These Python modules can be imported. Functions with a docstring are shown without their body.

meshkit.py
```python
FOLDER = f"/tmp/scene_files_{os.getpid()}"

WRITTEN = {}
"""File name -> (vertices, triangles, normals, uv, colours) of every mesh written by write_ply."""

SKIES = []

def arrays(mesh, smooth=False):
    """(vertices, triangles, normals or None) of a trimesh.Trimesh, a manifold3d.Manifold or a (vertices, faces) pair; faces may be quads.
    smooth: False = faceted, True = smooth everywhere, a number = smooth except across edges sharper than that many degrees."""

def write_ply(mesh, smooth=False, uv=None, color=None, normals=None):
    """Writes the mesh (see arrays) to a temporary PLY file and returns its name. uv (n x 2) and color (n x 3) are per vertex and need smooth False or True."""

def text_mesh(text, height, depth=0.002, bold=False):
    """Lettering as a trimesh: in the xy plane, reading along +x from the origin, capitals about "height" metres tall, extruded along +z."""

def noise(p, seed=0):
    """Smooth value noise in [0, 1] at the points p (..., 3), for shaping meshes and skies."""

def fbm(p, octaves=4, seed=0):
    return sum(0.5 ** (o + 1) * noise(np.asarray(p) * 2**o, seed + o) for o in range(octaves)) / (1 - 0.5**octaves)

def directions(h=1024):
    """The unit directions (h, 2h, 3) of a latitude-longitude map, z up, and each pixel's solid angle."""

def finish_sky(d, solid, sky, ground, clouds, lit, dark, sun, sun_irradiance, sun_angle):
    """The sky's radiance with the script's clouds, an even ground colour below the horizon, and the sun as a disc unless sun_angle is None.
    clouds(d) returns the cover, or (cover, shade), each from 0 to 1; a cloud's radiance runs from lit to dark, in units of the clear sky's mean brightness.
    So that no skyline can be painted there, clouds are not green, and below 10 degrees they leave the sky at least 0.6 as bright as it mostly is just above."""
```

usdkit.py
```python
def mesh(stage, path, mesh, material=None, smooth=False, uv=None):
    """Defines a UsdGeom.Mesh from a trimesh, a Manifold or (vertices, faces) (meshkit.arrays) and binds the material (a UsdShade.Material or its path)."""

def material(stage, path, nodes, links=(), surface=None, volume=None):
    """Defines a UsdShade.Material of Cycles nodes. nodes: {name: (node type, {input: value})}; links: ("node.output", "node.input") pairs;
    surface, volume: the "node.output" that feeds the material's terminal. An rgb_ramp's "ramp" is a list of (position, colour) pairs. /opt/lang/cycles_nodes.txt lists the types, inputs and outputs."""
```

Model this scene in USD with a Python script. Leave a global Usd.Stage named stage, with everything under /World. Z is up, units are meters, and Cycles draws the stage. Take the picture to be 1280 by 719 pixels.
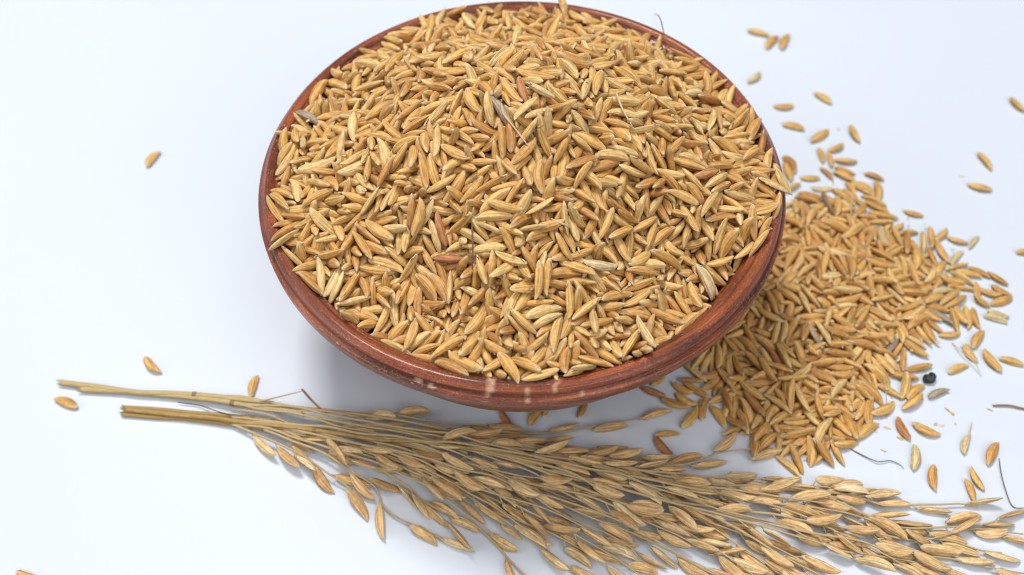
import math
import numpy as np
from scipy.spatial import cKDTree
from pxr import Gf, Sdf, Usd, UsdGeom, UsdLux, UsdShade, Vt
import usdkit
from meshkit import noise, fbm

stage = Usd.Stage.CreateInMemory()
UsdGeom.SetStageUpAxis(stage, "Z")
UsdGeom.SetStageMetersPerUnit(stage, 1.0)
UsdGeom.Xform.Define(stage, "/World")
UsdGeom.Scope.Define(stage, "/World/Looks")
MM = 0.001                       # lengths below are written in millimetres
rng = np.random.default_rng(7)

# ------------------------------------------------------------------ camera
FPX, PITCH = 1300.0, math.radians(54.12)          # focal length in pixels of a 1280 wide picture
CAM = np.array([-2.6, -187.0, 261.8])
FW = np.array([0, math.cos(PITCH), -math.sin(PITCH)])
UP = np.array([0, math.sin(PITCH), math.cos(PITCH)])
RT = np.array([1.0, 0, 0])
cam = UsdGeom.Camera.Define(stage, "/World/camera")
M = np.eye(4)
M[0, :3], M[1, :3], M[2, :3], M[3, :3] = RT, UP, -FW, CAM * MM
cam.AddTransformOp().Set(Gf.Matrix4d(M.tolist()))
cam.CreateHorizontalApertureAttr(36.0)
cam.CreateFocalLengthAttr(36.0 * FPX / 1280)
cam.CreateFStopAttr(11.5)
cam.CreateFocusDistanceAttr(0.258)
cam.CreateClippingRangeAttr(Gf.Vec2f(0.02, 100.0))
cam.CreateExposureAttr(0.0)


def project(p):
    d = np.asarray(p, float) - CAM
    z = d @ FW
    return 640 + FPX * (d @ RT) / z, 359.5 - FPX * (d @ UP) / z, z


def at(x, y, z=0.0):
    """The point of the table (or of the level z above it) that the photograph shows at a pixel."""
    d = FW + (x - 640) / FPX * RT - (y - 359.5) / FPX * UP
    return CAM + d * ((z - CAM[2]) / d[2])


# ------------------------------------------------------------------ lamps: soft boxes of a table-top studio
def softbox(name, pos, target, w, h, intensity, color):
    pos, target = np.array(pos, float), np.array(target, float)
    zax = (pos - target) / np.linalg.norm(pos - target)
    xax = np.cross([0.02, 1, 0.1], zax); xax /= np.linalg.norm(xax)
    yax = np.cross(zax, xax)
    m = np.eye(4); m[0, :3], m[1, :3], m[2, :3], m[3, :3] = xax, yax, zax, pos
    l = UsdLux.RectLight.Define(stage, "/World/" + name)
    l.AddTransformOp().Set(Gf.Matrix4d(m.tolist()))
    l.CreateWidthAttr(w); l.CreateHeightAttr(h)
    l.CreateIntensityAttr(intensity); l.CreateColorAttr(Gf.Vec3f(*color))


softbox("key_softbox", (-0.24, 0.40, 1.2), (0, 0, 0.03), 0.28, 0.28, 49.0, (1.0, 0.995, 0.985))
softbox("overhead_softbox", (0.0, 0.0, 1.9), (0, 0, 0), 2.0, 2.0, 1.5, (0.97, 0.985, 1.0))
softbox("front_softbox", (0.8, -0.95, 1.1), (0, 0, 0), 1.3, 1.0, 2.9, (0.97, 0.985, 1.0))
softbox("left_softbox", (-1.35, -0.35, 0.75), (0, 0, 0), 1.3, 0.9, 2.7, (0.97, 0.985, 1.0))


# ------------------------------------------------------------------ materials
def mat(name, nodes, links, surface="p.BSDF"):
    return usdkit.material(stage, "/World/Looks/" + name, nodes, links, surface=surface)


def grain_material(name, ramp, pale, rough=0.48, stripe=0.6):
    """Straw-coloured hull: tone from the grain itself (primvar tone), lengthwise nerves, pale ends, fine mottling."""
    n = {
        "tone": ("attribute", {"attribute": "tone"}),
        "st": ("attribute", {"attribute": "st"}),
        "ramp": ("rgb_ramp", {"ramp": ramp}),
        "sep": ("separate_xyz", {}),
        "geo": ("texture_coordinate", {}),
        "mot": ("noise_texture", {"scale": 900.0, "detail": 3.0, "roughness": 0.6}),
        "motr": ("map_range", {"from_min": 0.3, "from_max": 0.7, "to_min": 0.80, "to_max": 1.14}),
        "tz": ("math", {"math_type": "multiply", "value2": 41.0}),
        "xyz": ("combine_xyz", {}),
        "map": ("mapping", {"scale": (1.6, 8.0, 1.0)}),
        "str": ("noise_texture", {"scale": 1.0, "detail": 2.5, "roughness": 0.6}),
        "strr": ("map_range", {"clamp": True, "from_min": 0.36, "from_max": 0.64, "to_min": 1.0 - stripe * 0.6, "to_max": 1.0 + stripe * 0.4}),
        "mul": ("math", {"math_type": "multiply"}),
        "c1": ("mix", {"mix_type": "multiply", "fac": 1.0}),
        "ends": ("rgb_ramp", {"ramp": [(0, (.85, .85, .85)), (.05, (.5, .5, .5)), (.13, (.12, .12, .12)), (.3, (0, 0, 0)), (.8, (0, 0, 0)), (.93, (.3, .3, .3)), (1, (.75, .75, .75))]}),
        "endf": ("rgb_to_bw", {}),
        "c2": ("mix", {"color2": pale}),
        "nrm": ("bump", {"strength": 0.8, "distance": 0.0003}),
        "hm": ("math", {"math_type": "add"}),
        "p": ("principled_bsdf", {"roughness": rough, "specular_ior_level": 0.35, "sheen_weight": 0.08, "sheen_roughness": 0.4}),
    }
    l = [("tone.fac", "ramp.fac"), ("st.vector", "sep.vector"), ("geo.object", "mot.vector"), ("mot.fac", "motr.value"),
         ("sep.x", "xyz.x"), ("sep.y", "xyz.y"), ("tone.fac", "tz.value1"), ("tz.value", "xyz.z"), ("xyz.vector", "map.vector"), ("map.vector", "str.vector"), ("str.fac", "strr.value"), ("motr.result", "mul.value1"), ("strr.result", "mul.value2"),
         ("ramp.color", "c1.color1"), ("mul.value", "c1.color2"), ("sep.x", "ends.fac"), ("ends.color", "endf.color"), ("endf.val", "c2.fac"), ("c1.color", "c2.color1"),
         ("c2.color", "p.base_color"), ("str.fac", "hm.value1"), ("mot.fac", "hm.value2"), ("hm.value", "nrm.height"), ("nrm.normal", "p.normal")]
    return mat(name, n, l)


LOOSE = grain_material("golden_hull", [(0, (.42, .18, .05)), (.10, (.53, .26, .075)), (.35, (.63, .345, .10)), (.6, (.685, .405, .132)), (.85, (.72, .475, .185)), (1, (.76, .56, .27))], (.78, .63, .38))
RED = grain_material("reddish_hull", [(0, (.40, .14, .05)), (.5, (.50, .215, .08)), (1, (.61, .32, .14))], (.62, .36, .2))
GREY = grain_material("weathered_hull", [(0, (.28, .21, .16)), (.5, (.42, .32, .22)), (1, (.58, .46, .32))], (.5, .4, .3))
CHAFF = grain_material("pale_chaff", [(0, (.58, .41, .18)), (1, (.70, .57, .34))], (.74, .63, .42))
EAR = grain_material("panicle_hull", [(0, (.40, .21, .09)), (.25, (.59, .36, .155)), (.6, (.71, .465, .215)), (.85, (.76, .535, .27)), (1, (.80, .61, .36))], (.66, .53, .32), 0.58, 0.7)


def stalk_material(name, a, b, sc=(1, 60, 60)):
    return mat(name, {
        "st": ("attribute", {"attribute": "st"}),
        "map": ("mapping", {"scale": (2.0, 22.0, 1.0)}),
        "n": ("noise_texture", {"scale": 1.0, "detail": 4.0, "roughness": 0.65}),
        "r": ("rgb_ramp", {"ramp": [(.25, a), (.7, b)]}),
        "b": ("bump", {"strength": 0.6, "distance": 0.0003}),
        "p": ("principled_bsdf", {"roughness": 0.6, "specular_ior_level": 0.35}),
    }, [("st.vector", "map.vector"), ("map.vector", "n.vector"), ("n.fac", "r.fac"), ("r.color", "p.base_color"), ("n.fac", "b.height"), ("b.normal", "p.normal")])


STRAW = stalk_material("dry_straw", (.36, .25, .10), (.64, .50, .25))
STRAWB = stalk_material("dry_straw_olive", (.27, .155, .045), (.53, .355, .135))
TWIG = stalk_material("dry_branchlet", (.36, .25, .12), (.66, .52, .31))
JOINT = stalk_material("straw_joint", (.16, .10, .04), (.34, .23, .10))
DARKF = stalk_material("dark_fibre", (.08, .06, .055), (.22, .17, .14))
BROWNF = stalk_material("brown_fibre", (.20, .10, .06), (.42, .26, .16))
PALEF = stalk_material("pale_fibre", (.55, .40, .22), (.76, .62, .42))
SEED = mat("black_seed", {"g": ("texture_coordinate", {}), "n": ("noise_texture", {"scale": 900.0, "detail": 3.0}), "r": ("rgb_ramp", {"ramp": [(.3, (.006, .008, .010)), (.75, (.05, .06, .06))]}),
    "b": ("bump", {"strength": .8, "distance": .0004}), "p": ("principled_bsdf", {"roughness": .4})},
    [("g.object", "n.vector"), ("n.fac", "r.fac"), ("r.color", "p.base_color"), ("n.fac", "b.height"), ("b.normal", "p.normal")])
WHITE = mat("white_board", {"g": ("texture_coordinate", {}), "n": ("noise_texture", {"scale": 9.0, "detail": 4.0}), "r": ("rgb_ramp", {"ramp": [(.2, (.60, .644, .72)), (.8, (.618, .662, .73))]}),
    "f": ("noise_texture", {"scale": 1500.0, "detail": 2.0}), "b": ("bump", {"strength": .05, "distance": .0002}),
    "p": ("principled_bsdf", {"roughness": .55, "specular_ior_level": .3})},
    [("g.object", "n.vector"), ("n.fac", "r.fac"), ("r.color", "p.base_color"), ("g.object", "f.vector"), ("f.fac", "b.height"), ("b.normal", "p.normal")])
# glazed terracotta: streaks that run round the bowl (st.x = turn, st.y = way along the profile in mm), speckles, chips
CLAY = mat("glazed_terracotta", {
    "st": ("attribute", {"attribute": "st"}),
    "g": ("texture_coordinate", {}),
    "m1": ("mapping", {"scale": (2.2, .42, 1.0)}),
    "n1": ("noise_texture", {"scale": 1.0, "detail": 6.0, "roughness": 0.62}),
    "m2": ("mapping", {"scale": (2.5, 3.4, 1.0)}),
    "n2": ("noise_texture", {"scale": 1.0, "detail": 4.0, "roughness": 0.6}),
    "n3": ("noise_texture", {"scale": 70.0, "detail": 4.0, "roughness": 0.6}),
    "n4": ("noise_texture", {"scale": 1700.0, "detail": 2.0, "roughness": 0.6}),
    "r1": ("rgb_ramp", {"ramp": [(.27, (.032, .010, .006)), (.40, (.125, .027, .010)), (.54, (.27, .056, .017)), (.70, (.40, .115, .036))]}),
    "r2": ("rgb_ramp", {"ramp": [(.3, (.62, .6, .6)), (.5, (.95, .95, .95)), (.7, (1.25, 1.25, 1.25))]}),
    "c1": ("mix", {"mix_type": "multiply", "fac": 0.85}),
    "r3": ("rgb_ramp", {"ramp": [(.35, (.75, .72, .72)), (.65, (1.15, 1.15, 1.15))]}),
    "c2": ("mix", {"mix_type": "multiply", "fac": 1.0}),
    "r4": ("rgb_ramp", {"ramp": [(.56, (0, 0, 0)), (.70, (.65, .65, .65))]}),
    "f4": ("rgb_to_bw", {}),
    "r5": ("rgb_ramp", {"ramp": [(.38, (0, 0, 0)), (.58, (1, 1, 1))]}),
    "f5": ("math", {"math_type": "multiply"}),
    "w": ("rgb_to_bw", {}),
    "c3": ("mix", {"color2": (.62, .27, .15)}),
    "chip": ("attribute", {"attribute": "chip"}),
    "c4": ("mix", {"color2": (.72, .42, .27)}),
    "rr": ("map_range", {"from_min": .3, "from_max": .7, "to_min": .16, "to_max": .34}),
    "h": ("math", {"math_type": "add"}),
    "b": ("bump", {"strength": .75, "distance": .0006}),
    "p": ("principled_bsdf", {"specular_ior_level": .4, "coat_weight": .28, "coat_roughness": .14}),
}, [("st.vector", "m1.vector"), ("m1.vector", "n1.vector"), ("st.vector", "m2.vector"), ("m2.vector", "n2.vector"), ("g.object", "n3.vector"), ("g.object", "n4.vector"),
    ("n1.fac", "r1.fac"), ("n2.fac", "r2.fac"), ("r1.color", "c1.color1"), ("r2.color", "c1.color2"), ("n3.fac", "r3.fac"), ("c1.color", "c2.color1"), ("r3.color", "c2.color2"),
    ("n4.fac", "r4.fac"), ("r4.color", "f4.color"), ("n2.fac", "r5.fac"), ("r5.color", "w.color"), ("f4.val", "f5.value1"), ("w.val", "f5.value2"),
    ("f5.value", "c3.fac"), ("c2.color", "c3.color1"), ("chip.fac", "c4.fac"), ("c3.color", "c4.color1"), ("c4.color", "p.base_color"),
    ("n1.fac", "rr.value"), ("rr.result", "p.roughness"), ("n2.fac", "h.value1"), ("n4.fac", "h.value2"), ("h.value", "b.height"), ("b.normal", "p.normal")])

# ------------------------------------------------------------------ scene helpers
used = {}


def path_for(name, parent="/World"):
    k = used.get((parent, name), 0)
    used[(parent, name)] = k + 1
    return f"{parent}/{name}" + (f"_{k:03d}" if k else "")


def data(prim, label=None, category=None, group=None, kind=None):
    for k, v in (("label", label), ("category", category), ("group", group), ("kind", kind)):
        if v:
            prim.SetCustomDataByKey(k, v)
    return prim


def normals(v, f):
    n = np.zeros_like(v)
    c = np.cross(v[f[:, 1]] - v[f[:, 0]], v[f[:, 2]] - v[f[:, 0]])
    for k in range(3):
        n[:, k] = sum(np.bincount(f[:, j], c[:, k], len(v)) for j in range(3))
    return n / np.maximum(np.linalg.norm(n, axis=1, keepdims=True), 1e-12)


def put(path, v, f, material, st=None, origin=(0, 0, 0), **prim):
    """One smooth Mesh prim; v in mm, moved so that the prim's own origin is at origin."""
    m = UsdGeom.Mesh.Define(stage, path)
    origin = np.asarray(origin, float)
    if np.any(origin):
        m.AddTranslateOp().Set(Gf.Vec3d(*(origin * MM).tolist()))
    p = ((v - origin) * MM).astype(np.float32)
    m.CreatePointsAttr(Vt.Vec3fArray.FromNumpy(p))
    m.CreateFaceVertexCountsAttr(Vt.IntArray.FromNumpy(np.full(len(f), 3, np.int32)))
    m.CreateFaceVertexIndicesAttr(Vt.IntArray.FromNumpy(f.astype(np.int32).ravel()))
    m.CreateSubdivisionSchemeAttr("none")
    m.CreateNormalsAttr(Vt.Vec3fArray.FromNumpy(normals(v, f).astype(np.float32)))
    m.SetNormalsInterpolation("vertex")
    api = UsdGeom.PrimvarsAPI(m)
    if st is not None:
        api.CreatePrimvar("st", Sdf.ValueTypeNames.TexCoord2fArray, "vertex").Set(Vt.Vec2fArray.FromNumpy(np.asarray(st, np.float32)))
    for k, a in prim.items():
        api.CreatePrimvar(k, Sdf.ValueTypeNames.FloatArray, "vertex").Set(Vt.FloatArray.FromNumpy(np.broadcast_to(np.asarray(a, np.float32), len(v)).copy()))
    UsdShade.MaterialBindingAPI.Apply(m.GetPrim()).Bind(material)
    return m.GetPrim()


def join(parts):
    vs, fs, k = [], [], 0
    for v, f in parts:
        vs.append(v); fs.append(f + k); k += len(v)
    return np.vstack(vs), np.vstack(fs)


def spline(pts, step=1.2):
    """A Catmull-Rom curve through the points, resampled evenly."""
    p = np.asarray(pts, float)
    if len(p) == 2:
        p = np.vstack([p[0], p.mean(0), p[1]])
    e = np.vstack([2 * p[0] - p[1], p, 2 * p[-1] - p[-2]])
    out = []
    for i in range(1, len(e) - 2):
        t = np.linspace(0, 1, 24, endpoint=False)[:, None]
        a, b, c, d = e[i - 1], e[i], e[i + 1], e[i + 2]
        out.append(.5 * (2 * b + (c - a) * t + (2 * a - 5 * b + 4 * c - d) * t ** 2 + (3 * b - a - 3 * c + d) * t ** 3))
    q = np.vstack(out + [p[-1:]])
    s = np.r_[0, np.cumsum(np.linalg.norm(np.diff(q, axis=0), axis=1))]
    n = max(3, int(s[-1] / step) + 1)
    u = np.linspace(0, s[-1], n)
    return np.stack([np.interp(u, s, q[:, k]) for k in range(3)], -1)


def tube(line, radius, sides=6, seed=0, flat=1.0):
    """A closed tube round a line with a radius per point: (vertices, triangles, st)."""
    line = np.asarray(line, float)
    n = len(line)
    r = np.broadcast_to(np.asarray(radius, float), n)
    t = np.gradient(line, axis=0)
    t /= np.maximum(np.linalg.norm(t, axis=1, keepdims=True), 1e-9)
    ref = np.where(np.abs(t[:, 2:3]) > .9, [[1., 0, 0]], [[0, 0, 1.]])
    a = np.cross(t, ref); a /= np.linalg.norm(a, axis=1, keepdims=True)
    b = np.cross(a, t)
    ph = np.arange(sides) / sides * 2 * np.pi + seed
    ring = line[:, None] + r[:, None, None] * (np.cos(ph)[None, :, None] * a[:, None] + flat * np.sin(ph)[None, :, None] * b[:, None])
    v = np.vstack([ring.reshape(-1, 3), line[:1], line[-1:]])
    i = np.arange(n - 1)[:, None] * sides
    j = np.arange(sides)[None]
    k = (j + 1) % sides
    f = np.concatenate([np.stack([i + j, i + k, i + sides + j], -1).reshape(-1, 3), np.stack([i + k, i + sides + k, i + sides + j], -1).reshape(-1, 3)])
    c0, c1 = n * sides, n * sides + 1
    jj = np.arange(sides)
    f = np.vstack([f, np.stack([np.full(sides, c0), (jj + 1) % sides, jj], -1), np.stack([np.full(sides, c1), (n - 1) * sides + jj, (n - 1) * sides + (jj + 1) % sides], -1)])
    s = np.r_[0, np.cumsum(np.linalg.norm(np.diff(line, axis=0), axis=1))] * .2
    st = np.stack([np.repeat(s, sides), np.tile(np.abs(np.arange(sides) / sides - .5) * 2, n)], -1)
    return v, f, np.vstack([st, st[:1], st[-1:]])


# ------------------------------------------------------------------ one grain of paddy rice
def grain_shape(rings=13, sides=14, length=8.75, width=2.85, thick=2.2, bend=.35, tip=.3, belly=.0, ridge=.07, glumes=False, phase=0.0):
    """Spindle along +x (base at -x): five-nerved lemma clasping the palea, keel, hooked tip. Returns vertices, triangles, st."""
    u = .5 - .5 * np.cos(np.linspace(0, 1, rings) * np.pi)
    u = .35 * np.linspace(0, 1, rings) + .65 * u
    prof = np.power(np.sin(np.pi * np.clip(u, 0, 1) ** (.92 + belly)), .52)
    prof[0], prof[-1] = .16, .05
    ph = np.arange(sides) / sides * 2 * np.pi
    # nerves: sharp ridges; one deep seam on each side where the two hulls meet
    keel = (np.abs(np.cos(ph)) ** 1.45 + np.abs(np.sin(ph)) ** 1.45) ** (-1 / 1.45)      # keeled on back and belly, flatter flanks
    rad = 1.06 * keel + ridge * (np.abs(np.cos(ph * 2.5 + phase)) ** .8 - .55)
    for s0 in (1.05, 2.25):
        rad -= ridge * 1.3 * np.exp(-((np.angle(np.exp(1j * (ph - s0 * 1.0)))) / .22) ** 2)
    cy, cz = np.cos(ph) * rad * width / 2, np.sin(ph) * rad * thick / 2
    x = (u - .5) * length
    ring = np.empty((rings, sides, 3))
    ring[..., 0] = x[:, None]
    ring[..., 1] = cy[None] * prof[:, None]
    ring[..., 2] = cz[None] * prof[:, None]
    ring[..., 1] += (bend * (1 - (2 * u - 1) ** 2) - bend * .5)[:, None]
    ring[..., 1] -= (tip * np.clip((u - .8) / .2, 0, 1) ** 2)[:, None]
    v = np.vstack([ring.reshape(-1, 3), ring[:1].mean(1) - [[.15, 0, 0]], ring[-1:].mean(1) + [[.25, -.04, 0]]])
    i = np.arange(rings - 1)[:, None] * sides
    j = np.arange(sides)[None]
    k = (j + 1) % sides
    f = np.concatenate([np.stack([i + j, i + sides + j, i + k], -1).reshape(-1, 3), np.stack([i + k, i + sides + j, i + sides + k], -1).reshape(-1, 3)])
    jj = np.arange(sides)
    c0, c1 = rings * sides, rings * sides + 1
    f = np.vstack([f, np.stack([np.full(sides, c0), jj, (jj + 1) % sides], -1), np.stack([np.full(sides, c1), (rings - 1) * sides + (jj + 1) % sides, (rings - 1) * sides + jj], -1)])
    f = f[:, ::-1]
    st = np.vstack([np.stack([np.repeat(u, sides), np.tile(np.abs(np.arange(sides) / sides - .5) * 2, rings)], -1), [[0, .5], [1, .5]]])
    if glumes:      # the two small sterile scales at the base
        for sgn in (1, -1):
            g = np.array([[-.5 * length - .2, 0, 0], [-.42 * length, sgn * .40 * width * .55, .32], [-.42 * length, sgn * .40 * width * .55, -.32], [-.27 * length, sgn * .5 * width * .90, 0], [-.40 * length, sgn * .62 * width * .55, 0]])
            g[:, 1] += -bend * .5 + bend * .3
            ff = np.array([[0, 1, 4], [0, 4, 2], [1, 3, 4], [4, 3, 2], [0, 2, 1], [1, 2, 3]])
            if sgn > 0:
                ff = ff[:, ::-1]
            st = np.vstack([st, [[.0, .3], [.06, .4], [.06, .6], [.1, .5], [.03, .5]]])
            f = np.vstack([f, ff + len(v)])
            v = np.vstack([v, g])
    return v, f, st


def variants(n, seed, **kw):
    r = np.random.default_rng(seed)
    return [grain_shape(bend=r.uniform(.2, .75), tip=r.uniform(.1, .5), belly=r.uniform(-.12, .14), ridge=r.uniform(.10, .16), width=r.uniform(2.3, 2.85), thick=r.uniform(1.75, 2.05), phase=r.uniform(0, 3), **kw) for _ in range(n)]


FINE = variants(14, 3, rings=15, sides=16, glumes=True)
COARSE = variants(10, 4, rings=9, sides=9)
EARS = variants(12, 5, rings=15, sides=16, glumes=True)


def frame(axis, roll):
    """Rotation matrices (columns x, y, z) that turn a grain's +x onto axis, rolled about it."""
    a = axis / np.linalg.norm(axis, axis=-1, keepdims=True)
    ref = np.where(np.abs(a[..., 2:3]) > .95, [1., 0, 0], [0, 0, 1.])
    y = np.cross(ref, a); y /= np.linalg.norm(y, axis=-1, keepdims=True)
    z = np.cross(a, y)
    c, s = np.cos(roll)[..., None], np.sin(roll)[..., None]
    return np.stack([a, c * y + s * z, -s * y + c * z], -1)


# ------------------------------------------------------------------ the bowl's profile (r, z), outside from the foot to the lip, then down inside
H = 58.0
PROFILE = np.array([(0, 1.5), (24, 1.5), (26, 0), (30.5, 0), (32, 2), (36, 5), (43, 11), (51, 20), (57.5, 30), (62, 40), (64.3, 46), (65.3, 48.6), (66.6, 49.6), (68.0, 51.2), (68.7, 53.2), (68.5, 55.0), (67.35, 55.75),
                    (67.5, 56.6), (66.9, 57.6), (66.0, 58.1), (65.0, 58.0), (64.2, 57.3), (63.5, 56.4), (62.6, 56.1), (62.1, 55.0), (61.0, 52.6), (59.3, 49.2), (56.8, 44), (52, 36), (45, 28), (35, 20.5), (20, 15), (0, 13)], float)
LIP_FROM, LIP_TO = 11, 24


def bowl_top(r):
    """Height of the bowl's upper surface (inside and lip) at radius r; low beyond the lip."""
    up = np.interp(r, inside[:, 0], inside[:, 1])
    out = np.interp(r, [66.0, 66.9, 67.9, 68.7, 69.2], [58.1, 57.6, 55.9, 53.2, 20])
    return np.where(r > 66.0, out, up)


def bowl_out(z):
    return np.interp(z, [0, 2, 5, 11, 20, 30, 40, 46, 49.6, 53.2, 56.6, 58.1, 58.2], [30.5, 32, 36, 43, 51, 57.5, 62, 64.3, 66.6, 68.7, 67.5, 66, 0])


PROFILE[:, 0] *= 1.012
inside = PROFILE[19:][::-1]

# the heap in the bowl: how far out it reaches at each bearing (degrees from +x, counter-clockwise), and its height
EDGE_A = np.array([0, 20, 45, 70, 90, 120, 150, 175, 195, 215, 235, 255, 272, 290, 310, 325, 340, 352, 360.])
EDGE_R = np.array([65.8, 64.6, 63.6, 63.6, 64, 63.6, 63.4, 64, 64.6, 63.0, 60.4, 62.2, 63.4, 62.8, 61.2, 60.6, 64, 66.2, 65.8])


def heap_z(x, y):
    r, a = np.hypot(x, y), np.degrees(np.arctan2(y, x)) % 360
    edge = np.interp(a, EDGE_A, EDGE_R)
    t = np.clip(1 - r / edge, -.2, 1)
    zb = bowl_top(edge) + 1.2
    rise = np.sign(t) * np.abs(t) ** .93
    z = zb + (92.5 - zb) * np.where(t > .86, .86 ** .93 + (rise - .86 ** .93) * .55, rise)
    n = fbm(np.stack([x / 16, y / 16, 0 * x + 3.3], -1), 3, 5) - .5
    return z + 8 * n * np.clip(t * 5, 0.1, 1)


# ------------------------------------------------------------------ packing: grains as rows of spheres, pushed apart and pulled onto what carries them
SPH_S = np.array([-3.5, -1.85, 0, 1.85, 3.5])
SPH_R = np.array([.70, 1.10, 1.21, 1.10, .62])


def settle(c, a, scale, floor, pull, steps, gravity, fixed=None, walls=None, seed=1):
    """c centres, a unit axes, scale of each grain. floor(x, y) = height that carries; pull(c) = direction of weight."""
    n = len(c)
    S, R = SPH_S[None] * scale[:, None], SPH_R[None] * scale[:, None]
    owner = np.repeat(np.arange(n), 5)
    inert = (SPH_S ** 2).sum() * scale ** 2
    free = np.ones(n) if fixed is None else 1.0 - fixed
    pairs = None
    for it in range(steps):
        p = (c[:, None] + S[..., None] * a[:, None]).reshape(-1, 3)
        rad = R.ravel()
        if it % 4 == 0:
            pairs = cKDTree(p).query_pairs(2.75, output_type="ndarray")
            pairs = pairs[owner[pairs[:, 0]] != owner[pairs[:, 1]]]
        i, j = pairs[:, 0], pairs[:, 1]
        d = p[i] - p[j]
        L = np.maximum(np.linalg.norm(d, axis=1), 1e-6)
        ov = rad[i] + rad[j] - L
        h = ov > 0
        i, j, d, ov, L = i[h], j[h], d[h], ov[h], L[h]
        push = d / L[:, None] * (ov * .5)[:, None]
        mv = np.zeros_like(p)
        for k in range(3):
            mv[:, k] = np.bincount(i, push[:, k], len(p)) - np.bincount(j, push[:, k], len(p))
        cnt = np.bincount(i, minlength=len(p)) + np.bincount(j, minlength=len(p))
        below = floor(p[:, 0], p[:, 1]) + rad - p[:, 2]
        hit = below > 0
        mv[hit, 2] += below[hit]
        cnt += hit
        if walls is not None:
            w, hw = walls(p, rad)
            mv += w; cnt += hw
        hits = np.bincount(owner, cnt, n)
        mv = mv.reshape(n, 5, 3)
        f = 1.5 / np.maximum(hits, 1.5)
        dc = mv.sum(1) * f[:, None]
        tq = np.cross(a[:, None] * S[..., None], mv).sum(1) / inert[:, None] * (f * 3.0)[:, None]
        ang = np.linalg.norm(tq, axis=1, keepdims=True)
        tq *= np.minimum(1, .15 / np.maximum(ang, 1e-9))
        g = gravity if np.ndim(gravity) else gravity * (1 - it / steps * .7)
        c = c + (dc + pull(c) * np.reshape(g, (-1, 1))) * free[:, None]
        a = a + np.cross(tq, a) * free[:, None]
        a /= np.linalg.norm(a, axis=1, keepdims=True)
    return c, a


# grains in the bowl -------------------------------------------------------------
DEPTH = 8.5
N_BOWL = 3050
q = rng.uniform(-67, 67, (40000, 2))
rr, aa = np.hypot(q[:, 0], q[:, 1]), np.degrees(np.arctan2(q[:, 1], q[:, 0])) % 360
q = q[rr < np.interp(aa, EDGE_A, EDGE_R) - .6][:N_BOWL]
a_ = rng.uniform(200, 350, 230)          # more of them where the heap meets the front of the lip
r_ = np.interp(a_, EDGE_A, EDGE_R) - rng.uniform(.4, 6, 230)
q = np.vstack([q, np.column_stack([r_ * np.cos(np.radians(a_)), r_ * np.sin(np.radians(a_))])])
top = heap_z(q[:, 0], q[:, 1])
e = .5
gx = (heap_z(q[:, 0] + e, q[:, 1]) - heap_z(q[:, 0] - e, q[:, 1])) / (2 * e)
gy = (heap_z(q[:, 0], q[:, 1] + e) - heap_z(q[:, 0], q[:, 1] - e)) / (2 * e)
nrm = np.stack([-gx, -gy, np.ones(len(q))], -1)
nrm /= np.linalg.norm(nrm, axis=1, keepdims=True)
floor_here = np.maximum(top - DEPTH * np.clip((70 - np.hypot(q[:, 0], q[:, 1])) / 18, .38, 1), bowl_top(np.hypot(q[:, 0], q[:, 1])) + 1)
cz = floor_here + (top - floor_here) * rng.uniform(.02, 1, len(q))
bc = np.column_stack([q, cz])
t1 = np.cross(nrm, [0, 0, 1.0]) + 1e-6; t1 /= np.linalg.norm(t1, axis=1, keepdims=True)
t2 = np.cross(nrm, t1)
yaw = rng.uniform(0, 2 * np.pi, len(q))
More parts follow.
